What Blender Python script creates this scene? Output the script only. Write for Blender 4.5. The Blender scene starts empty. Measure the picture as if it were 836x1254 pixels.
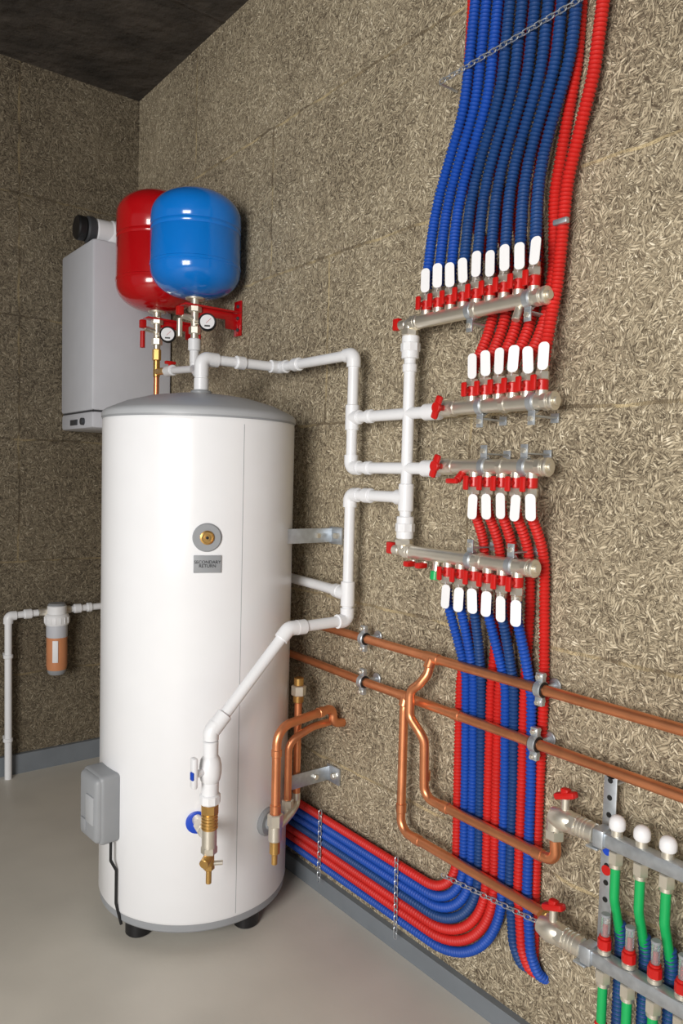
import bpy, bmesh, math, random
from math import *
from mathutils import Vector, Matrix
V=Vector
random.seed(3)
# ---------------- materials ----------------
def s2l(c):
    return tuple((x/12.92 if x<=0.04045 else ((x+.055)/1.055)**2.4) for x in [v/255 for v in c])+(1,)
def mat(name,rgb,rough=.5,metal=0,var=.06,vs=12,bump=0,bs=200,**kw):
    m=bpy.data.materials.new(name);m.use_nodes=True;nt=m.node_tree;N=nt.nodes;L=nt.links;b=N['Principled BSDF']
    c=s2l(rgb);tc=N.new('ShaderNodeTexCoord');n=N.new('ShaderNodeTexNoise');n.inputs['Scale'].default_value=vs;n.inputs['Detail'].default_value=3
    L.new(tc.outputs['Object'],n.inputs['Vector'])
    r=N.new('ShaderNodeValToRGB');L.new(n.outputs['Fac'],r.inputs['Fac'])
    r.color_ramp.elements[0].position=.3;r.color_ramp.elements[1].position=.7
    r.color_ramp.elements[0].color=tuple(x*(1-var) for x in c[:3])+(1,);r.color_ramp.elements[1].color=tuple(min(1,x*(1+var)) for x in c[:3])+(1,)
    L.new(r.outputs['Color'],b.inputs['Base Color']);b.inputs['Roughness'].default_value=rough;b.inputs['Metallic'].default_value=metal
    for k,v in kw.items(): b.inputs[k.replace('_',' ')].default_value=v
    if bump:
        n2=N.new('ShaderNodeTexNoise');n2.inputs['Scale'].default_value=bs;n2.inputs['Detail'].default_value=4;L.new(tc.outputs['Object'],n2.inputs['Vector'])
        bp=N.new('ShaderNodeBump');bp.inputs['Strength'].default_value=bump;bp.inputs['Distance'].default_value=.002 if bs>20 else .02
        L.new(n2.outputs['Fac'],bp.inputs['Height']);L.new(bp.outputs['Normal'],b.inputs['Normal'])
    return m
def wallmat(name,ua,hs,vsg,shade_tint=(1,1,1)):
    """wood-chip concrete; ua = index of horizontal axis; hs = joint heights; vsg = (u,z0,z1) vertical joints"""
    m=bpy.data.materials.new(name);m.use_nodes=True;nt=m.node_tree;N=nt.nodes;L=nt.links;b=N['Principled BSDF']
    def math_(op,a,c=None,d=None,clamp=False):
        n=N.new('ShaderNodeMath');n.operation=op;n.use_clamp=clamp
        for i,x in enumerate((a,c,d)):
            if x is None: continue
            if isinstance(x,(int,float)): n.inputs[i].default_value=x
            else: L.new(x,n.inputs[i])
        return n.outputs[0]
    tc=N.new('ShaderNodeTexCoord');sp=N.new('ShaderNodeSeparateXYZ');L.new(tc.outputs['Object'],sp.inputs[0])
    cb=N.new('ShaderNodeCombineXYZ');L.new(sp.outputs[ua],cb.inputs[0]);L.new(sp.outputs[2],cb.inputs[1])
    P=cb.outputs[0];u=sp.outputs[ua];z=sp.outputs[2]
    w=N.new('ShaderNodeTexNoise');w.inputs['Scale'].default_value=30;L.new(P,w.inputs['Vector'])
    ad=N.new('ShaderNodeMixRGB');ad.blend_type='ADD';ad.inputs[0].default_value=.008;L.new(P,ad.inputs[1]);L.new(w.outputs['Color'],ad.inputs[2])
    def layer(cs,al,ac,off,top):
        mp=N.new('ShaderNodeMapping');mp.inputs['Location'].default_value=(off,off*.7,0);L.new(ad.outputs[0],mp.inputs[0])
        v=N.new('ShaderNodeTexVoronoi');v.voronoi_dimensions='2D';v.inputs['Scale'].default_value=cs;L.new(mp.outputs[0],v.inputs['Vector'])
        s=N.new('ShaderNodeSeparateColor');L.new(v.outputs['Color'],s.inputs[0])
        an=math_('MULTIPLY',s.outputs[0],3.1416)
        ro=N.new('ShaderNodeVectorRotate');ro.rotation_type='Z_AXIS';L.new(mp.outputs[0],ro.inputs['Vector']);L.new(an,ro.inputs['Angle'])
        m2=N.new('ShaderNodeMapping');m2.inputs['Scale'].default_value=(al,ac,1);L.new(ro.outputs[0],m2.inputs[0])
        v2=N.new('ShaderNodeTexVoronoi');v2.voronoi_dimensions='2D';v2.inputs['Scale'].default_value=1;L.new(m2.outputs[0],v2.inputs['Vector'])
        s2=N.new('ShaderNodeSeparateColor');L.new(v2.outputs['Color'],s2.inputs[0])
        prof=math_('MULTIPLY',math_('SUBTRACT',1.0,math_('MULTIPLY',v2.outputs['Distance'],1.5),clamp=True),1.8,clamp=True)
        h=math_('MULTIPLY',prof,math_('ADD',math_('MULTIPLY',math_('POWER',s2.outputs[1],1.8),.9),top))
        return h,s2.outputs[0]
    h1,c1=layer(48,48,185,0,.12);h2,c2=layer(72,84,290,5.3,.12);h3,c3=layer(34,38,165,11.7,-.06)
    def comb(ha,ca,hb,cb_):
        gt=math_('GREATER_THAN',ha,hb);mx=N.new('ShaderNodeMix');mx.data_type='FLOAT';L.new(gt,mx.inputs[0]);L.new(cb_,mx.inputs[2]);L.new(ca,mx.inputs[3])
        return math_('MAXIMUM',ha,hb),mx.outputs[0]
    h,cc=comb(h1,c1,h2,c2);h,cc=comb(h,cc,h3,c3)
    big=N.new('ShaderNodeTexNoise');big.inputs['Scale'].default_value=2.6;big.inputs['Detail'].default_value=7;big.inputs['Roughness'].default_value=.65;L.new(P,big.inputs['Vector'])
    val=math_('ADD',math_('MULTIPLY',h,.54),math_('ADD',math_('MULTIPLY',cc,.32),math_('MULTIPLY',math_('SUBTRACT',big.outputs['Fac'],.5),.50)))
    r=N.new('ShaderNodeValToRGB');L.new(val,r.inputs['Fac']);E=r.color_ramp.elements
    t=lambda c:tuple(min(1,x*k) for x,k in zip(s2l(c)[:3],shade_tint))+(1,)
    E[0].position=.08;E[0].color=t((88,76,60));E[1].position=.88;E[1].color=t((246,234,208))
    for p_,c_ in((.25,(142,129,107)),(.45,(176,162,136)),(.66,(206,192,164))):
        e=E.new(p_);e.color=t(c_)
    # joints
    wn=N.new('ShaderNodeTexNoise');wn.inputs['Scale'].default_value=9;wn.inputs['Detail'].default_value=4;L.new(P,wn.inputs['Vector'])
    wob=math_('MULTIPLY',math_('SUBTRACT',wn.outputs['Fac'],.5),.022)
    zz=math_('ADD',z,wob);uu=math_('ADD',u,wob);mask=None
    def acc(x):
        nonlocal mask
        mask=x if mask is None else math_('MAXIMUM',mask,x)
    for z0 in hs: acc(math_('COMPARE',zz,z0,.0038))
    for u0,za,zb in vsg:
        acc(math_('MULTIPLY',math_('COMPARE',uu,u0,.0038),math_('COMPARE',z,(za+zb)/2,(zb-za)/2)))
    jr=N.new('ShaderNodeValToRGB');L.new(wn.outputs['Fac'],jr.inputs['Fac']);jr.color_ramp.elements[0].position=.42;jr.color_ramp.elements[0].color=t((104,89,68));jr.color_ramp.elements[1].position=.58;jr.color_ramp.elements[1].color=t((214,193,148))
    m3=N.new('ShaderNodeMixRGB');L.new(math_('MULTIPLY',mask,.7),m3.inputs[0]);L.new(r.outputs[0],m3.inputs[1]);L.new(jr.outputs[0],m3.inputs[2])
    L.new(m3.outputs[0],b.inputs['Base Color']);b.inputs['Roughness'].default_value=.9
    bp=N.new('ShaderNodeBump');bp.inputs['Strength'].default_value=.9;bp.inputs['Distance'].default_value=.006
    L.new(math_('SUBTRACT',h,math_('MULTIPLY',mask,.7)),bp.inputs['Height']);L.new(bp.outputs[0],b.inputs['Normal'])
    return m
WHITE=mat('white_enamel',(238,239,242),.28,var=.01,Coat_Weight=.3,Coat_Roughness=.15)
PPR=mat('white_ppr',(236,237,240),.35,var=.02)
TAG=mat('white_tag',(238,238,240),.5,var=.01)
GREY=mat('grey_plastic',(150,153,157),.45,var=.03)
DOME=mat('grey_dome_plastic',(174,177,181),.42,var=.03)
LGREY=mat('light_grey_enamel',(200,202,209),.4,var=.02)
DGREY=mat('dark_grey',(60,62,66),.5)
BLACK=mat('black_plastic',(22,22,24),.45)
RED=mat('red_paint',(190,12,20),.18,var=.03,Coat_Weight=.5)
BLUE=mat('blue_paint',(10,124,222),.16,var=.03,Coat_Weight=.5)
BRASS=mat('brass',(214,172,104),.34,.9)
CHROME=mat('nickel',(236,230,216),.36,.85)
GALV=mat('galvanised_steel',(196,202,208),.42,.8,var=.12,vs=60)
COPPER=mat('copper',(238,158,112),.36,.9,var=.12,vs=18)
HRED=mat('red_conduit',(206,34,28),.55,var=.08)
HBLU=mat('blue_conduit',(18,76,174),.55,var=.08)
HBLD=mat('dark_blue_conduit',(22,66,126),.55,var=.08)
RHAND=mat('red_handle',(196,24,20),.35)
BHAND=mat('blue_handle',(20,70,190),.35)
GREEN=mat('green_pipe',(22,172,92),.35)
ORANGE=mat('orange_cartridge',(208,140,98),.35)
CLEAR=mat('clear_plastic',(235,238,240),.1,Transmission_Weight=.8)
# ---------------- geometry builder ----------------
def frame(d):
    d=V(d).normalized();a=V((0,0,1)) if abs(d.z)<.9 else V((1,0,0))
    x=a.cross(d).normalized();return x,d.cross(x),d
class Ob:
    def __init__(s,name): s.n=name;s.v=[];s.f=[];s.m=[];s.mats=[]
    def mi(s,m):
        if m not in s.mats: s.mats.append(m)
        return s.mats.index(m)
    def rings(s,R,m,caps=True):
        n=len(R[0]);b=len(s.v);k=s.mi(m)
        for r in R: s.v+= [tuple(p) for p in r]
        for i in range(len(R)-1):
            for j in range(n):
                a=b+i*n+j;c=b+i*n+(j+1)%n;s.f.append((a,c,c+n,a+n));s.m.append(k)
        if caps:
            s.f.append(tuple(b+j for j in range(n))[::-1]);s.m.append(k)
            e=b+(len(R)-1)*n;s.f.append(tuple(e+j for j in range(n)));s.m.append(k)
    def lathe(s,o,d,prof,m,n=32):
        x,y,z=frame(d);o=V(o)
        s.rings([[o+z*h+(x*cos(2*pi*j/n)+y*sin(2*pi*j/n))*max(r,1e-4) for j in range(n)] for r,h in prof],m)
    def cyl(s,a,b,r,m,n=20,bev=0):
        a=V(a);b=V(b);l=(b-a).length;e=min(bev or r*.12,l*.3)
        s.lathe(a,b-a,[(r-e,0),(r,e),(r,l-e),(r-e,l)],m,n)
    def hexa(s,a,b,r,m): s.cyl(a,b,r,m,6)
    def path(s,pts,fil):
        P=[V(p) for p in pts];out=[P[0]]
        for i in range(1,len(P)-1):
            a,b,c=P[i-1],P[i],P[i+1];u=(a-b);w=(c-b);lu,lw=u.length,w.length;u/=lu;w/=lw
            ang=u.angle(w)
            if ang>3.1: out.append(b);continue
            t=min(fil/tan(ang/2),lu*.49,lw*.49);r=t*tan(ang/2);bis=(u+w).normalized();cc=b+bis*(r/sin(ang/2))
            s0=b+u*t-cc;s1=b+w*t-cc;th=s0.angle(s1);k=max(3,int(th/.12))
            for q in range(k+1):
                f=q/k;out.append(cc+(s0*sin((1-f)*th)+s1*sin(f*th))/sin(th))
        out.append(P[-1])
        return [p for i,p in enumerate(out) if i==0 or (p-out[i-1]).length>1e-5]
    def tube(s,pts,r,m,fil=.03,n=14,corr=None):
        P=s.path(pts,fil)
        if corr:
            pitch,amp=corr;step=pitch/4;L=[0]
            for i in range(1,len(P)): L.append(L[-1]+(P[i]-P[i-1]).length)
            i=1;Q=[];rs=[];cnt=int(L[-1]/step)
            for q in range(cnt+1):
                d=q*step
                while i<len(P)-1 and L[i]<d: i+=1
                f=(d-L[i-1])/(L[i]-L[i-1]);Q.append(P[i-1].lerp(P[i],min(1,f)));rs.append(r-(amp if q%4==0 else (amp*.3 if q%4 in (1,3) else 0)))
            P=Q
        else: rs=[r]*len(P)
        w=4 if corr else 1
        T=[(P[min(i+w,len(P)-1)]-P[max(i-w,0)]).normalized() for i in range(len(P))]
        x,y,_=frame(T[0]);R=[]
        for p,t,rr in zip(P,T,rs):
            x=(x-t*x.dot(t)).normalized();y=t.cross(x)
            R.append([p+(x*cos(2*pi*j/n)+y*sin(2*pi*j/n))*rr for j in range(n)])
        s.rings(R,m)
    def box(s,c,size,m,rot=None,bev=.003,seg=2):
        bm=bmesh.new();bmesh.ops.create_cube(bm,size=1);bmesh.ops.scale(bm,vec=size,verts=bm.verts)
        if bev: bmesh.ops.bevel(bm,geom=bm.edges[:],offset=min(bev,min(size)*.45),segments=seg,affect='EDGES',profile=.5)
        bm.verts.index_update()
        s.addbm(bm,Matrix.Translation(c)@(rot.to_4x4() if rot else Matrix()),m)
    def addbm(s,bm,M,m):
        b=len(s.v);k=s.mi(m);bm.verts.ensure_lookup_table()
        s.v+=[tuple(M@v.co) for v in bm.verts]
        for f in bm.faces: s.f.append(tuple(b+v.index for v in f.verts));s.m.append(k)
        bm.free()
    def tag(s,c,ax,w,l,t,m,n=7):
        a,b=V(ax[0]).normalized(),V(ax[1]).normalized();nn=a.cross(b);c=V(c);r=w/2;O=[]
        rc=r*.85
        for cx,cy,st in((l/2-rc,r-rc,0),(l/2-rc,-r+rc,-1),(-l/2+rc,-r+rc,-2),(-l/2+rc,r-rc,-3)):
            for i in range(n):
                th=pi/2*(1-i/(n-1))+st*pi/2;O.append(a*(cx+rc*cos(th))+b*(cy+rc*sin(th)))
        s.rings([[c+p-nn*t/2 for p in O],[c+p+nn*t/2 for p in O]],m)
    def chain(s,a,b,m,L=.019,w=.011,t=.0016):
        a,b=V(a),V(b);d=b-a;n=max(1,int(d.length/(L*.78)));x,y,z=frame(d)
        for i in range(n):
            c=a+d*((i+.5)/n);e=x if i%2 else y;pts=[]
            hl=L/2-w/2
            for q in range(12):
                th=2*pi*q/12;pts.append(c+z*(cos(th)*w/2+(hl if cos(th)>0 else -hl))+e*sin(th)*w/2)
            pts.append(pts[0]);nrm=z.cross(e);R=[]
            for q,p in enumerate(pts[:-1]+[pts[0]]):
                o=(p-c).normalized();R.append([p+(o*cos(2*pi*j/5)+nrm*sin(2*pi*j/5))*t for j in range(5)])
            s.rings(R,m,caps=False)
    def finish(s,ang=35,parent=None):
        me=bpy.data.meshes.new(s.n);me.from_pydata(s.v,[],s.f)
        for m in s.mats: me.materials.append(m)
        me.polygons.foreach_set('material_index',s.m);me.polygons.foreach_set('use_smooth',[True]*len(me.polygons))
        bm=bmesh.new();bm.from_mesh(me);bmesh.ops.recalc_face_normals(bm,faces=bm.faces);bm.to_mesh(me);bm.free()
        me.set_sharp_from_angle(angle=radians(ang));me.update()
        o=bpy.data.objects.new(s.n,me);bpy.context.collection.objects.link(o)
        if parent:o.parent=parent
        return o
X,Y,Z=V((1,0,0)),V((0,1,0)),V((0,0,1))
# ---------------- camera ----------------
f,cyp,ps,pt,ro=926.58,634.76,.6631,.0543,.0255
F=V((sin(ps)*cos(pt),cos(ps)*cos(pt),-sin(pt)));r0=V((cos(ps),-sin(ps),0));u0=r0.cross(F)
r_=r0*cos(ro)+u0*sin(ro);u_=-r0*sin(ro)+u0*cos(ro)
cam=bpy.data.cameras.new('camera');co=bpy.data.objects.new('camera',cam);bpy.context.collection.objects.link(co)
M=Matrix((r_,u_,-F)).transposed().to_4x4();M.translation=V((-1.3475,-3.2202,1.25));co.matrix_world=M
cam.sensor_fit='VERTICAL';cam.sensor_height=36;cam.lens=f/1254*36;cam.shift_y=(cyp-627)/1254;cam.clip_start=.02
bpy.context.scene.camera=co
# ---------------- room ----------------
H=2.851
FLOOR=mat('screed_floor',(210,205,194),.42,var=.12,vs=2.2,bump=.15,bs=60)
CEIL=mat('rough_concrete',(66,60,54),.9,var=.5,vs=5,bump=.9,bs=14)
STRIP=mat('grey_edge_strip',(118,124,130),.6)
WR=wallmat('woodchip_concrete_right',1,[.41,.897,1.405,1.897,2.37],[(-.541,2.37,2.851),(-1.088,1.897,2.37),(-1.405,1.405,1.897),(-1.984,.897,1.405),(-2.48,1.897,2.37)])
WB=wallmat('woodchip_concrete_back_shaded',0,[.41,.875,1.37,1.86,2.34],[(-.493,.875,2.851)],(.44,.43,.42))  # same concrete as right wall; its shade and grey-brown tone are put into the colour
def slab(n,c,sz,m): o=Ob(n);o.box(c,sz,m,bev=0);return o.finish()
slab('wall_right',(.1,-2.6,H/2),(.2,5.4,H),WR)
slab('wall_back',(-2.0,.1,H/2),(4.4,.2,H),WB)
slab('floor',(-2.0,-2.6,-.05),(4.4,5.6,.1),FLOOR)
c=Ob('ceiling');c.box((-2.0,-2.6,H+.05),(4.4,5.6,.1),CEIL,bev=0)
for yy in(-.75,-1.9): c.box((-2.0,yy,H-.001),(4.0,.014,.004),CEIL,bev=.001)
c.finish()
slab('baseboard_right',(-.009,-2.6,.025),(.018,5.2,.05),STRIP)
slab('baseboard_back',(-2.1,-.01,.04),(4.2,.02,.08),STRIP)
# ---------------- hot water cylinder ----------------
tx,ty,R=-.3286,-1.249,.269
def tp(ang,r,z): a=radians(ang);return V((tx+r*cos(a),ty+r*sin(a),z))
def td(ang): a=radians(ang);return V((cos(a),sin(a),0))
def tt(ang): a=radians(ang);return V((-sin(a),cos(a),0))
def trot(ang): return Matrix((td(ang),tt(ang),Z)).transposed()
T=Ob('hot_water_cylinder')
T.lathe((tx,ty,0),Z,[(R-.02,.068),(R-.004,.07),(R,.078),(R,1.385),(R-.001,1.395),(R-.004,1.40)],WHITE,128)
T.lathe((tx,ty,0),Z,[(R-.03,.045),(R-.008,.047),(R-.004,.052),(R-.004,.0705),(R-.03,.0715)],GREY,96)
T.lathe((tx,ty,0),Z,[(R-.01,1.394),(R+.001,1.395),(R+.001,1.400),(R-.004,1.402)],GREY,128)
T.lathe((tx,ty,0),Z,[(R-.01,1.399),(R+.003,1.400),(R+.003,1.409),(R,1.416),(R-.010,1.423),(.21,1.445),(.15,1.462),(.08,1.473),(.0,1.476)],DOME,128)
for a in(-75,-160,60): T.cyl(tp(a,.215,0),tp(a,.215,.05),.035,BLACK)
T.box(tp(-93,R+.0001,.73),(.0008,.0018,1.3),DOME,trot(-93),bev=.0003)
a=-113;o=tp(a,R-.002,1.088)
T.lathe(o,td(a),[(.036,0),(.037,.003),(.034,.006),(.0,.0065)],GREY,40)
T.lathe(o,td(a),[(.018,.005),(.018,.009),(.014,.011),(.014,.008),(0,.008)],BRASS,32)
T.lathe(o,td(a),[(.007,.006),(.007,.013),(.0,.013)],BRASS,16);T.lathe(o,td(a),[(.004,.0131),(.0,.0135)],BLACK,12)
T.box(tp(-112.6,R+.001,1.020),(.003,.07,.045),GREY,trot(-112.6),bev=.001)
a=-176;rm=trot(a)
T.box(tp(a,R+.018,.36),(.06,.115,.185),GREY,rm,bev=.012,seg=3)
T.box(tp(a,R+.036,.36),(.046,.108,.176),GREY,rm,bev=.014,seg=3)
T.box(tp(a,R+.060,.36)+tt(a)*.018,(.006,.045,.075),DOME,rm,bev=.002)
T.box(tp(a,R+.060,.31)+tt(a)*-.02,(.006,.03,.03),GREY,rm,bev=.002)
T.tube([tp(-166,R+.02,.28),tp(-166,R+.02,.22),tp(-165,R+.006,.19),tp(-165,R+.006,.10),tp(-163,R-.005,.04)],.004,BLACK,.01,8)
T.lathe(tp(-116,R-.004,.347),td(-116),[(.029,0),(.029,.008),(.024,.010),(0,.010)],BHAND,32)
T.lathe(tp(-71,R-.004,.30),td(-71),[(.038,0),(.038,.012),(.034,.016),(.02,.016),(.02,.03),(0,.03)],GREY,32)
for yy,zz in((-1.458,1.08),(-1.475,.375)):
    T.box((-.084,yy,zz),(.160,.005,.042),GALV,bev=.001);T.box((-.005,yy-.02,zz),(.006,.06,.05),GALV,bev=.001)
    T.cyl((-.02,yy-.03,zz),(-.002,yy-.03,zz),.009,CHROME,6);T.cyl((-.06,yy-.012,zz),(-.06,yy+.004,zz),.008,CHROME,6)
TO=T.finish()
def text(body,loc,rot,size,m,par):
    cu=bpy.data.curves.new('label_text','FONT');cu.body=body;cu.size=size;cu.align_x='CENTER';cu.align_y='CENTER';cu.extrude=.0003;cu.space_line=.85
    o=bpy.data.objects.new('label_text',cu);cu.materials.append(m);o.matrix_world=Matrix.Translation(loc)@rot.to_4x4();bpy.context.collection.objects.link(o);o.parent=par
a=-112.6;text('SECONDARY\nRETURN',tp(a,R+.003,1.020),Matrix((tt(a),Z,td(a))).transposed(),.0115,BLACK,TO)
# ---------------- boiler ----------------
B=Ob('wall_boiler')
B.box((-.169,-.190,1.80),(.322,.360,.64),LGREY,bev=.012)
B.box((-.169,-.190,1.445),(.319,.356,.065),LGREY,bev=.012)
B.box((-.169,-.190,1.479),(.306,.345,.01),DGREY,bev=0)
B.cyl((-.326,-.28,1.44),(-.341,-.28,1.44),.014,DGREY);B.box((-.330,-.17,1.44),(.004,.08,.022),DGREY,bev=.001)
B.cyl((-.20,-.27,2.11),(-.20,-.27,2.17),.055,PPR)
B.cyl((-.36,-.27,2.175),(-.325,-.27,2.175),.046,BLACK,32);B.cyl((-.325,-.27,2.175),(-.29,-.27,2.175),.05,DGREY,32);B.cyl((-.29,-.27,2.175),(-.002,-.27,2.175),.047,PPR,32)
B.cyl((-.23,-.27,2.175),(-.20,-.27,2.175),.052,PPR,32)
B.finish()
# ---------------- expansion tanks ----------------
def gauge(E,c,d,r=.029):
    d=V(d).normalized();c=V(c)
    E.lathe(c-d*.012,d,[(r*.9,0),(r,.004),(r,.018),(r*.93,.021),(r*.80,.019)],BLACK,32);E.lathe(c+d*.0068,d,[(r*.80,0),(r*.80,.001),(0,.001)],TAG,32)
    x,y,z=frame(d);E.box(c+d*.0086+x*.004+y*.004,(.0014,.022,.001),RHAND,Matrix((x,(x+y).normalized(),z)).transposed(),bev=0)
    E.box(c+d*.0084-y*.013,(.018,.005,.001),BLACK,Matrix((x,y,z)).transposed(),bev=0)
for nm,m,y,r,z0,z1,xx in(('expansion_tank_blue',BLUE,-.889,.148,1.832,2.182,-.170),('expansion_tank_red',RED,-.585,.147,1.835,2.26,-.168)):
    E=Ob(nm);pr=[];hd=.09
    for i in range(13): a=i/12*pi/2;pr.append((r*sin(a)**.85,z0+hd*(1-cos(a))))
    zc=(z0+z1)/2
    for zz in((z0+hd+.012),):pr+=[(r,zz-.006),(r+.002,zz-.004),(r+.002,zz+.004),(r,zz+.006)]
    for zz in(zc+.035,zc+.052): pr+=[(r,zz-.005),(r-.0025,zz),(r,zz+.005)]
    for i in range(13): a=pi/2-i/12*pi/2;pr.append((r*sin(a)**.85,z1-hd*(1-cos(a))))
    E.lathe((xx,y,0),Z,pr,m,72)
    E.lathe((xx,y,0),Z,[(.03,z0-.004),(.034,z0+.004),(.034,z0+.01)],CHROME,24)
    E.cyl((xx,y,z0-.02),(xx,y,z0),.014,CHROME);E.hexa((xx,y,z0-.045),(xx,y,z0-.02),.022,CHROME)
    E.cyl((xx,y,1.70),(xx,y,z0-.04),.013,CHROME);E.hexa((xx,y,1.715),(xx,y,1.74),.02,CHROME)
    E.box((xx/2-.025,y,1.808),(abs(xx)+.04,.045,.006),RED,bev=.001);E.box((xx/2,y,1.795),(abs(xx)-.004,.006,.03),RED,bev=.001)
    E.box((-.005,y,1.79),(.006,.045,.12),RED,bev=.001)
    for dz in(-.04,.0,.04): E.cyl((-.014,y-.008,1.79+dz),(-.006,y-.008,1.79+dz),.006,DGREY,8)
    E.box((-.03,y,1.77),(.05,.005,.04),RED,bev=.001)
    E.cyl((xx,y,1.755),(xx,y-.055,1.748),.008,CHROME,12)
    gauge(E,(xx+.012,y-.066,1.747),(-.5,-.86,0))
    E.cyl((xx,y,1.765),(xx-.05,y,1.77),.010,CHROME,12)
    E.box((xx-.055,y,1.785),(.022,.022,.03),RHAND,bev=.004);E.cyl((xx-.055,y,1.76),(xx-.055,y,1.70),.009,RHAND if m is RED else CHROME,12)
    if m is RED:
        E.hexa((xx,y,1.66),(xx,y,1.70),.016,BRASS);E.cyl((xx,y,1.60),(xx,y,1.66),.012,BRASS);E.cyl((xx,y,0),(xx,y,1.60),.010,COPPER)
    else:
        E.cyl((xx,y,1.66),(xx,y,1.70),.021,PPR);E.cyl((xx,y,1.62),(xx,y,1.66),.016,PPR)
    E.finish()
# ---------------- PPR pipework ----------------
P=Ob('white_ppr_pipework');pr=.0145;xw=-.075
def fit(p,d,l=.03,r=.0195,m=PPR): p=V(p);d=V(d).normalized();P.cyl(p-d*l/2,p+d*l/2,r,m,20,.002)
def elbow(p,a,b,r=.019,l=.034):
    p=V(p);a=V(a).normalized();b=V(b).normalized();P.tube([p+a*l,p,p+b*l],r,PPR,.02,20)
def tee(p,a,b,l=.034): p=V(p);a=V(a).normalized();b=V(b).normalized();P.cyl(p-a*l,p+a*l,.019,PPR,20,.002);P.cyl(p,p+b*l,.019,PPR,20,.002)
top=V((tx,ty,1.477));zA=1.578;yA=-1.627
P.tube([top,(tx,ty,zA),(xw,ty-.02,zA),(xw,yA,zA),(xw,yA,1.276),(xw,-1.975,1.276)],pr,PPR,.03,20)
P.cyl((tx,ty,1.474),(tx,ty,1.487),.03,GREY,24);fit((tx,ty,1.505),Z,.035,.021)
elbow((tx,ty,zA),-Z,X,.0205,.05);fit((tx+.12,ty-.01,zA),X);elbow((xw,ty-.02,zA),-X,-Y);elbow((xw,yA,zA),Y,-Z);fit((xw,-1.36,zA),Y)
tee((xw,yA,1.41),Z,-Y);P.tube([(xw,yA,1.41),(xw,-1.975,1.41)],pr,PPR,.02,20);elbow((xw,yA,1.276),Z,-Y)
for zz in(1.41,1.276): fit((xw,-1.93,zz),Y,.05,.020);fit((xw,-1.70,zz),Y,.02,.018)
P.tube([(tx,ty,1.535),(tx+.03,ty+.08,1.545),(-.170,-.889,1.60),(-.170,-.889,1.625)],.0145,PPR,.025,16)
P.tube([(-.170,-.889,1.60),(-.168,-.66,1.615)],.0125,PPR,.02,16);P.cyl((-.168,-.66,1.615),(-.168,-.597,1.618),.013,BRASS)
P.box((-.168,-.70,1.64),(.04,.016,.012),RHAND,bev=.004);P.cyl((-.168,-.70,1.61),(-.168,-.70,1.64),.007,RHAND,10);fit((-.168,-.70,1.612),Y,.05,.019)
tee((tx,ty,1.537),Z,(.2,1,0),.02)
fit((-.168,-.93,1.595),(1.,-2.2,0),.03,.019)
# riser between manifolds
y1=-1.847
P.tube([(xw,y1,1.60),(xw,y1,1.10)],pr,PPR,.02,20)
for zz in(1.57,1.13): fit((xw,y1,zz),Z,.055,.0215);P.cyl((xw,y1,zz-.012),(xw,y1,zz+.012),.024,PPR,8)
fit((xw,y1,1.52),Z,.02,.018)
zB=1.204;tee((xw,y1,zB),Z,Y)
P.tube([(xw,y1,zB),(xw,yA,zB),(xw,yA,.862),(-.262,-1.622,.858),(-.478,-1.616,.625)],pr,PPR,.022,20)
fit((xw,-1.70,zB),Y,.03);elbow((xw,yA,zB),-Y,-Z);tee((xw,yA,.935),Z,Y);elbow((xw,yA,.862),Z,-X)
P.tube([(xw,yA,.935),(-.05,-1.46,.935),(-.030,-1.25,.935)],pr,PPR,.02,20);fit((-.068,-1.575,.935),(.1,.6,0),.03)
elbow((-.262,-1.622,.858),X,(-.216,.006,-.233));fit((-.225,-1.622,.858),X)
d=V((-.216,.006,-.233)).normalized();fit(V((-.478,-1.616,.625))-d*.03,d,.05)
elbow((-.478,-1.616,.628),-d,-Z,.019,.02)
P.finish()
# valve set in front of the cylinder
P=Ob('drain_valve_assembly');vx,vy=-.478,-1.616
P.cyl((vx,vy,.56),(vx,vy,.605),.0185,PPR);P.lathe((vx,vy,.535),Z,[(.018,-.035),(.024,-.025),(.027,-.01),(.027,.01),(.024,.025),(.018,.035)],PPR,24)
P.cyl((vx,vy,.535),(vx-.045,vy-.01,.535),.009,PPR,12);P.box((vx-.05,vy-.012,.54),(.013,.022,.075),PPR,bev=.005);P.box((vx-.057,vy-.016,.535),(.006,.014,.02),BHAND,bev=.003)
P.cyl((vx,vy,.455),(vx,vy,.505),.021,PPR);P.cyl((vx,vy,.45),(vx,vy,.475),.026,PPR,10)
P.cyl((vx,vy,.425),(vx,vy,.45),.022,BRASS,8);P.cyl((vx,vy,.385),(vx,vy,.43),.019,BRASS)
for i in range(5): P.cyl((vx,vy,.389+.008*i),(vx,vy,.393+.008*i),.0205,BRASS,24)
P.cyl((vx,vy,.34),(vx,vy,.39),.0185,CHROME);q=tp(-116,R+.008,.358)
P.cyl((vx,vy,.358),q,.014,CHROME);P.hexa(V((vx,vy,.358)).lerp(q,.45),V((vx,vy,.358)).lerp(q,.75),.018,CHROME)
P.hexa((vx,vy,.325),(vx,vy,.345),.02,CHROME);P.cyl((vx,vy,.295),(vx,vy,.33),.013,BRASS)
P.cyl((vx,vy,.318),(vx-.025,vy-.02,.312),.012,BRASS,12);P.hexa((vx,vy,.285),(vx,vy,.30),.014,BRASS);P.cyl((vx,vy,.25),(vx,vy,.29),.007,BRASS,12)
P.cyl((vx,vy,.30),(vx+.03,vy-.015,.30),.006,CHROME,10)
P.finish()
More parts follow.
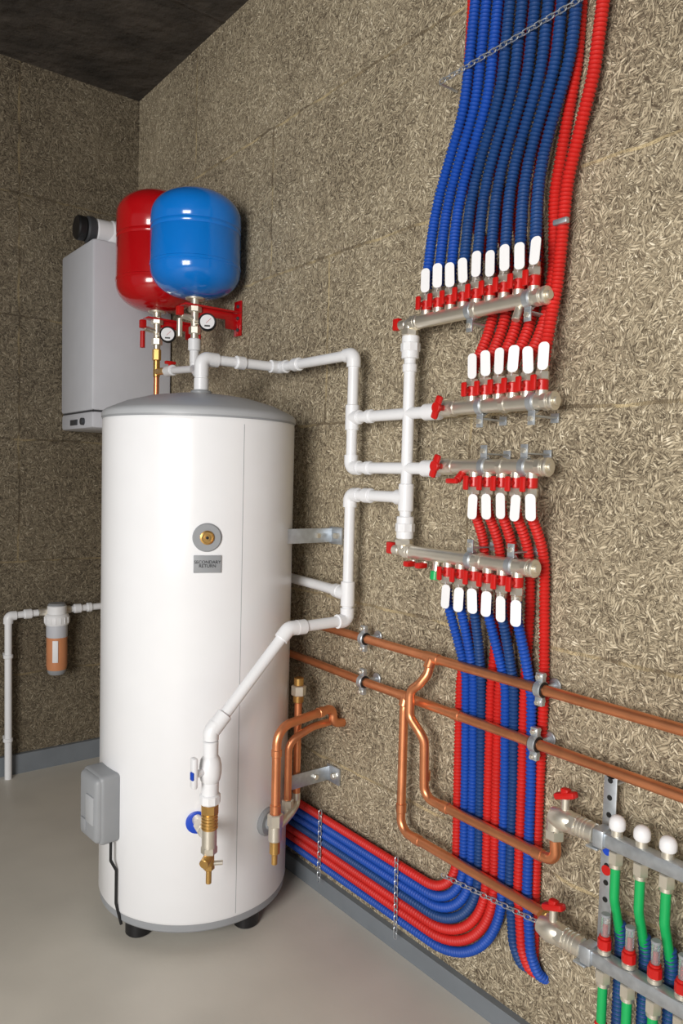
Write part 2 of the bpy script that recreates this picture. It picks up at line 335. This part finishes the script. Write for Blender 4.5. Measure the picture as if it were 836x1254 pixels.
# right-hand inlet with copper loop
P=Ob('copper_inlet_valve');vx,vy=-.250,-1.56
q=tp(-71,R+.028,.30);P.cyl((vx,vy,.30),q,.014,CHROME);P.hexa((vx,vy,.31),(vx,vy,.345),.021,CHROME);P.cyl((vx,vy,.27),(vx,vy,.315),.018,CHROME)
P.cyl((vx,vy,.235),(vx,vy,.27),.014,BRASS);P.cyl((vx,vy,.205),(vx,vy,.235),.008,BRASS,12)
P.tube([(vx,vy,.34),(vx,vy,.578),(-.040,-1.53,.590),(-.040,-1.53,.545),(-.002,-1.53,.54)],.0125,COPPER,.05,18)
P.cyl((vx,vy,.345),(vx,vy,.37),.0148,COPPER);P.cyl((vx,vy,.50),(vx,vy,.52),.0144,COPPER);P.cyl((-.10,-1.538,.586),(-.08,-1.535,.587),.0146,COPPER)
P.tube([(-.16,-1.485,.33),(-.16,-1.485,.50),(-.09,-1.50,.535),(-.002,-1.50,.54)],.0108,COPPER,.045,16)
P.tube([(-.113,-1.46,.33),(-.113,-1.46,.60)],.011,COPPER,.02,16)
P.cyl((-.113,-1.46,.60),(-.113,-1.46,.625),.015,BRASS);P.hexa((-.113,-1.46,.62),(-.113,-1.46,.65),.021,CHROME);P.cyl((-.113,-1.46,.65),(-.113,-1.46,.672),.014,BRASS)
P.tube([(-.113,-1.46,.335),(-.113,-1.46,.30),(-.16,-1.50,.30),(vx,vy,.295)],.012,CHROME,.02,14);P.hexa((-.16,-1.485,.30),(-.16,-1.485,.335),.017,CHROME)
P.finish()
# ---------------- manifolds ----------------
def manifold(z,y0,y1,outs,up,tagz,brk,bup,cap,left,tagn=None):
    x=-.078;O=Ob('brass_manifold');s=1 if up else -1
    O.cyl((x,y0,z),(x,y1,z),.0165,CHROME,24)
    ym=(outs[0]+outs[-1])/2
    for yy in(y0-.004,ym,y1+.012): O.cyl((x,yy-.008,z),(x,yy+.008,z),.0195,CHROME,8)
    O.cyl((x,y1-.010,z),(x,y1,z),.0195,CHROME,24);O.cyl((x,y1-.016,z),(x,y1-.01,z),.010,CHROME,16)
    for i,yo in enumerate(outs):
        O.cyl((x,yo,z),(x,yo,z+s*.026),.0125,CHROME,16)
        O.cyl((x,yo,z+s*.022),(x,yo,z+s*.044),.0135,cap,12)
        O.cyl((x-.008,yo,z+s*.034),(x-.026,yo,z+s*.034),.006,RHAND,10);O.box((x-.028,yo,z+s*.036),(.007,.014,.032),RHAND,bev=.003)
        O.hexa((x,yo,z+s*.044),(x,yo,z+s*.062),.0145,CHROME);O.cyl((x,yo,z+s*.062),(x,yo,z+s*.074),.0115,CHROME,16)
        if tagn is None or i>=len(outs)-tagn:
            ty_=yo-.022;tz=tagz+random.uniform(-.005,.005)
            O.tag((x-.028,ty_,tz),(V((0,random.uniform(-.08,.08),1)),V((-.3+random.uniform(-.2,.2),1,0))),.022,.055,.0016,TAG)
            O.cyl((x-.026,ty_,tz-s*.02),(x-.008,yo,z+s*.055),.0012,TAG,6)
    for yb in brk:
        e=1 if bup else -1
        O.cyl((x,yb-.009,z),(x,yb+.009,z),.0205,GALV,24);O.cyl((x,yb-.009,z+e*.018),(x,yb+.009,z+e*.018),.006,GALV,10)
        O.box((x-.004,yb,z+e*.034),(.003,.018,.026),GALV,bev=.0005);O.cyl((x-.012,yb,z+e*.034),(x+.002,yb,z+e*.034),.006,CHROME,6)
        O.box((-.044,yb,z+e*.028),(.076,.018,.003),GALV,bev=.0005)
        O.box((-.004,yb,z+e*.028),(.004,.02,.02),GALV,bev=.0005)
    if left=='elbow_down' or left=='elbow_up':
        e=-1 if left=='elbow_down' else 1
        O.tube([(x,y0,z),(x,-1.847,z),(x,-1.847,z+e*.028)],.0165,CHROME,.012,20);O.hexa((x,-1.847,z+e*.014),(x,-1.847,z+e*.030),.021,CHROME)
        O.cyl((x,-1.835,z+ (.0)),(x,-1.812,z),.0125,CHROME);O.box((x,-1.80,z+.004),(.016,.022,.03),RHAND,bev=.004);O.cyl((x,-1.815,z),(x,-1.79,z),.008,RHAND,12)
        O.cyl((x,-1.88,z),(x,-1.868,z),.019,CHROME,8)
    if left=='valve':
        O.cyl((x,-1.995,z),(x,-1.955,z),.0185,CHROME,8);O.cyl((x,-1.97,z),(x,-1.955,z),.020,PPR)
        O.lathe((x,-1.985,z),Y,[(.014,-.025),(.02,-.012),(.02,.012),(.014,.025)],CHROME,20)
        O.cyl((x-.01,-1.985,z),(x-.034,-1.985,z),.007,RHAND,10);O.box((x-.038,-1.985,z),(.010,.018,.055),RHAND,Matrix.Rotation(.35,3,'X'),bev=.005);O.cyl((x-.034,-1.985,z),(x-.044,-1.985,z),.013,RHAND,14)
    return O
o1=[-1.902-.0391*k for k in range(9)]
m=manifold(1.627,-1.86,-2.242,o1,True,1.714,(-2.045,-2.205),False,RHAND,'elbow_down');m.cyl((-.078,-2.180,1.612),(-.09,-2.180,1.585),.009,CHROME,12);m.finish()
o2=[-2.057-.0376*k for k in range(6)]
manifold(1.414,-2.0,-2.270,o2,True,1.499,(-2.085,-2.225),False,RHAND,'valve').finish()
o3=[-2.072-.039*k for k in range(5)]
m=manifold(1.281,-2.0,-2.262,o3,False,1.194,(-2.10,-2.21),True,RHAND,'valve');m.cyl((-.078,-2.04,1.27),(-.10,-2.04,1.25),.009,RHAND,12);m.box((-.105,-2.03,1.248),(.012,.034,.012),RHAND,bev=.004);m.finish()
o4=[-2.0-.0402*k for k in range(6)]
m=manifold(1.072,-1.86,-2.238,o4,False,.983,(-2.07,-2.185),True,RHAND,'elbow_up');m.cyl((-.078,-1.965,1.06),(-.082,-1.965,1.03),.010,CHROME,12);m.cyl((-.082,-1.965,1.036),(-.084,-1.965,1.015),.013,GREEN,14)
for yy in(-1.885,-1.925): m.cyl((-.078,yy,1.055),(-.078,yy,1.04),.009,CHROME,12);m.box((-.092,yy,1.045),(.03,.018,.014),RHAND,bev=.004)
m.finish()
# ---------------- conduits ----------------
CR=(.0084,.0036)
U=Ob('corrugated_pipe_bundle')
for k in range(9):
    yo=o1[k];U.tube([(-.078,yo,1.697),(-.078,yo,1.74),(-.05,-1.893-.0375*k,1.90),(-.045,-1.972-.0358*k,2.10),(-.045,-1.995-.0352*k,2.33),(-.045,-2.0-.0352*k,H-.002)],.0129,[HBLU,HBLU,HBLU,HBLD,HBLD,HBLD,HBLD,HBLD,HBLD][k],.35,12,CR)
rt=[-1.958,-2.060,-2.130,-2.2,-2.262]
for k in range(5):
    yo=o2[k];rm_=[-1.915,-2.02,-2.08,-2.15,-2.21][k]
    U.tube([(-.078,yo,1.486),(-.078,yo,1.50),(-.028,yo-.004,1.59),(-.016,yo-.008,1.70),(-.015,(yo+rm_)/2,1.85),(-.015,rt[k]+.01,2.10),(-.015,rt[k],2.35),(-.015,rt[k],H-.002)],.0129,HRED,.25,12,CR)
U.tube([(-.078,o2[5],1.486),(-.07,-2.247,1.54),(-.05,-2.252,1.66),(-.04,-2.258,1.86),(-.04,-2.31,2.05),(-.04,-2.326,2.2),(-.04,-2.33,H-.002)],.0135,HRED,.3,12,CR)
U.chain((-.064,-1.91,2.178),(-.064,-2.30,2.19),GALV);U.cyl((-.06,-1.905,2.178),(-.002,-1.905,2.178),.003,GALV,8)
U.box((-.055,-2.258,1.775),(.012,.034,.012),GALV,bev=.003)
U.finish()
U=Ob('corrugated_pipe_bundle')
hr=.0119
lane=lambda j:-2.004-.0236*j
def down(j,zt):
    z=.245-.0238*j
    if j<=6: return [(-.030,lane(j)-.004,.60),(-.030,lane(j)-.012,z),(-.030,-1.2,z),(-.030,-.35,z)],.10+.020*j
    return [(-.030,lane(j)-.004,.60),(-.034,lane(j)-.008,.36),(-.034,lane(j)-.024,.23),(-.018,lane(j)-.034,.185),(.004,lane(j)-.04,.17)],.10
for k,j in enumerate([1,2,3,6,7,9]):
    yo=o4[k];a=[(-.078,yo,1.000),(-.074,yo,.96),(-.052,(yo*.55+lane(j)*.45),.88),(-.030,lane(j)+.004,.80)]
    b,fr=down(j,0)
    U.tube(U.path(a+[b[0]],.2)[:-1]+[V(b[0])]+[p for p in U.path(b,fr)[1:]],hr,HBLD if k in(2,4) else HBLU,.001,12,CR)
for k,j in enumerate([0,4,5,8,9.5]):
    yo=o3[k];yr=lane(j)
    a=[(-.078,yo,1.210),(-.074,yo,1.18),(-.024,yo+(yr-yo)*.1,1.10),(-.018,yo+(yr-yo)*.4,.98),(-.024,yr+.004,.78)]
    b,fr=down(j,0)
    if j==9.5: a[-1]=(-.014,lane(9.7),.80);b=[(-.014,lane(9.6),.60),(-.014,lane(9.6),.34),(-.010,lane(9.6),.2),(.004,lane(9.6),.18)]
    U.tube(U.path(a+[b[0]],.2)[:-1]+[V(b[0])]+[p for p in U.path(b,fr)[1:]],hr,HRED,.001,12,CR)
U.chain((-.047,-1.822,.275),(-.047,-1.826,.06),GALV);U.chain((-.047,-1.49,.275),(-.047,-1.49,.06),GALV)
U.chain((-.048,-1.985,.30),(-.052,-2.28,.325),GALV)
U.finish()
# ---------------- copper pipework ----------------
C=Ob('copper_pipework');cr=.0114;xp=-.054
C.tube([(-.002,-1.47,.819),(xp,-1.47,.819),(xp,-3.3,.819)],cr,COPPER,.03,18)
C.tube([(-.035,-1.0,.702),(-.042,-1.4,.702),(xp,-1.7,.702),(xp,-3.3,.700)],cr,COPPER,.2,18)
def ct(y,z,d,l=.024):
    C.cyl((xp,y-l,z),(xp,y+l,z),.0134,COPPER);C.cyl((xp,y,z),V((xp,y,z))+V(d)*l,.0134,COPPER)
ct(-1.934,.819,(-.5,0,-1));ct(-1.846,.702,(-.3,0,-1))
C.tube([(xp,-1.934,.819),(-.068,-1.934,.78),(-.080,-1.92,.755),(-.084,-1.893,.735),(-.084,-1.893,.67),(-.080,-1.925,.64),(-.074,-1.937,.62),(-.062,-1.930,.476),(-.062,-2.315,.476),(-.07,-2.315,.53)],cr,COPPER,.03,18)
C.tube([(xp,-1.846,.702),(-.060,-1.847,.67),(-.062,-1.850,.362),(-.062,-2.30,.357)],cr,COPPER,.035,18)
for p,d in(((-.062,-1.931,.53),Z),((-.062,-2.0,.476),Y),((-.062,-2.27,.476),Y),((-.062,-1.850,.42),Z),((-.062,-1.91,.361),Y),((xp,-2.02,.702),Y)): C.cyl(V(p)-V(d)*.012,V(p)+V(d)*.012,.0132,COPPER)
for yy,zz in((-1.676,.819),(-1.676,.702),(-2.253,.819),(-2.245,.701)):
    C.cyl((xp,yy-.011,zz),(xp,yy+.011,zz),.0165,BLACK,24);C.cyl((xp,yy-.009,zz),(xp,yy+.009,zz),.0182,GALV,24)
    for e in(1,-1): C.box((xp,yy,zz+e*.026),(.012,.018,.018),GALV,bev=.001);C.cyl((xp-.014,yy,zz+e*.027),(xp+.014,yy,zz+e*.027),.005,CHROME,8)
    C.cyl((-.034,yy,zz),(-.002,yy,zz),.006,GALV,10);C.cyl((-.008,yy,zz),(-.002,yy,zz),.016,GALV,16)
C.finish()
# ---------------- underfloor heating manifold ----------------
G=Ob('underfloor_heating_manifold');xb=-.075;xc=-.10
G.box((xb,-2.710,.578),(.028,.60,.028),GALV,bev=.005);G.box((xc,-2.700,.358),(.028,.60,.028),GALV,bev=.005)
for yr in(-2.413,-2.93):
    G.box((-.035,yr,.48),(.004,.028,.42),GALV,bev=.001);G.cyl((-.037,yr,.69),(-.033,yr,.69),.014,GALV,20)
    for i in range(12): G.cyl((-.0378,yr,.30+.034*i),(-.0370,yr,.30+.034*i),.0055,BLACK,12,bev=.0001)
    for zz,xx in((.578,xb),(.358,xc)): G.box(((xx-.035)/2,yr,zz-.022),(abs(xx)-.0,.026,.004),GALV,bev=.001);G.box((xx,yr-.012,zz),(.036,.024,.036),GALV,bev=.004)
    G.box((-.019,yr,.67),(.034,.028,.004),GALV,bev=.001);G.box((-.019,yr,.29),(.034,.028,.004),GALV,bev=.001)
    G.cyl((-.037,yr,.535),(-.039,yr,.535),.010,BHAND,20,bev=.0004);G.cyl((-.037,yr,.495),(-.039,yr,.495),.010,RHAND,20,bev=.0004)
for k in range(9):
    y=-2.455-.05*k
    G.cyl((xb,y,.59),(xb,y,.608),.011,CHROME,16);G.lathe((xb,y,.604),Z,[(.013,0),(.0150,.003),(.0153,.011),(.0145,.017),(.011,.023),(.006,.026),(0,.027)],TAG,24)
    G.hexa((xb,y,.538),(xb,y,.563),.0145,CHROME);G.cyl((xb,y,.53),(xb,y,.54),.012,CHROME,16)
    G.tube([(xb,y,.535),(xb,y,.47),(-.05,y-.004,.38),(-.05,y-.004,.0)],.0090,GREEN,.05,14)
    G.tube([(-.056,y-.002,.42),(-.05,y-.004,.38),(-.05,y-.004,.002)],.0125,HBLD,.05,12,CR)
    G.cyl((xc,y,.373),(xc,y,.383),.0125,CHROME,16);G.cyl((xc,y,.383),(xc,y,.402),.0130,RHAND,10);G.cyl((xc,y,.402),(xc,y,.408),.0105,RHAND,16)
    G.cyl((xc,y,.406),(xc,y,.445),.008,CLEAR,16);G.cyl((xc,y,.406),(xc,y,.430),.003,RHAND,8);G.cyl((xc,y,.444),(xc,y,.449),.009,GREY,16)
    G.hexa((xc,y,.318),(xc,y,.343),.0145,CHROME);G.cyl((xc,y,.31),(xc,y,.32),.012,CHROME,16)
    G.cyl((xc,y,.0),(xc,y,.312),.0090,GREEN,14);G.tube([(xc,y,.24),(xc,y,.002)],.0125,HRED,.05,12,CR)
for xx,zz in((xb,.578),(xc,.358)):
    G.hexa((xx,-2.372,zz),(xx,-2.352,zz),.021,CHROME);G.lathe((xx,-2.355,zz),Y,[(.018,-.005),(.022,.005),(.024,.02),(.020,.035),(.017,.045)],CHROME,24)
    G.cyl((xx,-2.41,zz),(xx,-2.37,zz),.0185,CHROME,24)
    for i in range(4): G.cyl((xx,-2.395+.008*i,zz),(xx,-2.391+.008*i,zz),.020,CHROME,24)
    G.cyl((xx,-2.34,zz),(xx,-2.34,zz+.045),.008,CHROME,12)
    G.box((xx,-2.34,zz+.05),(.02,.05,.014),RHAND,Matrix.Rotation(-.35,3,'X'),bev=.005);G.box((xx,-2.34,zz+.055),(.016,.018,.02),RHAND,bev=.004)
G.tube([(-.07,-2.315,.545),(-.07,-2.315,.578),(xb,-2.34,.578)],.0175,CHROME,.012,18);G.hexa((-.07,-2.315,.528),(-.07,-2.315,.55),.02,CHROME)
G.cyl((-.068,-2.305,.357),(xc,-2.345,.358),.0165,CHROME);G.hexa((-.062,-2.297,.357),(-.078,-2.312,.357),.02,BRASS)
G.finish()
# ---------------- water filter & pipe on back wall ----------------
W_=Ob('white_ppr_pipe_run');P=W_
P.tube([(-.544,-.05,0),(-.545,-.05,.663),(-.43,-.05,.666)],.014,PPR,.02,16);P.tube([(-.296,-.05,.669),(-.02,-.05,.675)],.014,PPR,.02,16)
elbow((-.545,-.05,.663),-Z,X,.0185,.03)
fit((-.47,-.05,.665),X,.03);fit((-.27,-.05,.67),X,.03);fit((-.22,-.05,.671),X,.02)
for zz in(.16,.50): P.cyl((-.545,-.05,zz-.008),(-.545,-.05,zz+.008),.0185,PPR);P.box((-.545,-.022,zz),(.02,.04,.016),PPR,bev=.003)
P.finish()
P=Ob('water_filter_housing');fx,fy=-.362,-.075
P.cyl((-.428,-.05,.667),(-.298,-.05,.669),.016,CHROME);P.lathe((fx,fy,0),Z,[(.045,.615),(.048,.622),(.048,.65),(.044,.658),(.038,.662),(.038,.692),(.03,.70),(0,.70)],TAG,32)
for i in range(16):
    a=2*pi*i/16;P.box((fx+.048*cos(a),fy+.048*sin(a),.636),(.004,.004,.026),TAG,Matrix.Rotation(a,3,'Z'),bev=.001)
P.lathe((fx,fy,0),Z,[(.034,.690),(.036,.693),(.036,.698),(.030,.704),(0,.704)],GREY,32)
P.lathe((fx,fy,0),Z,[(.0,.408),(.03,.41),(.036,.418),(.038,.43)],GREY,32)
P.lathe((fx,fy,0),Z,[(.038,.43),(.041,.445),(.041,.565)],ORANGE,32);P.lathe((fx,fy,0),Z,[(.041,.565),(.042,.57),(.042,.616)],LGREY,32)
P.box((fx-.018,fy-.0375,.51),(.022,.004,.09),TAG,Matrix.Rotation(-.45,3,'Z'),bev=.001)
P.box((fx,-.03,.66),(.05,.054,.03),GALV,bev=.002)
P.finish()
# ---------------- light ----------------
def area(n,loc,tgt,sz,pw,col=(1,1,1)):
    l=bpy.data.lights.new(n,'AREA');l.shape='RECTANGLE';l.size,l.size_y=sz;l.energy=pw;l.color=col
    o=bpy.data.objects.new(n,l);o.location=loc;o.rotation_euler=(V(tgt)-V(loc)).to_track_quat('-Z','Y').to_euler();bpy.context.collection.objects.link(o)
area('window_light',(-3.2,-3.5,1.45),(-.05,-2.2,1.0),(1.3,1.3),114,(1,.975,.94))
w=bpy.data.worlds.new('w');bpy.context.scene.world=w;w.use_nodes=True;w.node_tree.nodes['Background'].inputs[0].default_value=(.96,.97,1,1);w.node_tree.nodes['Background'].inputs[1].default_value=.23
bpy.context.scene.view_settings.view_transform='Standard'
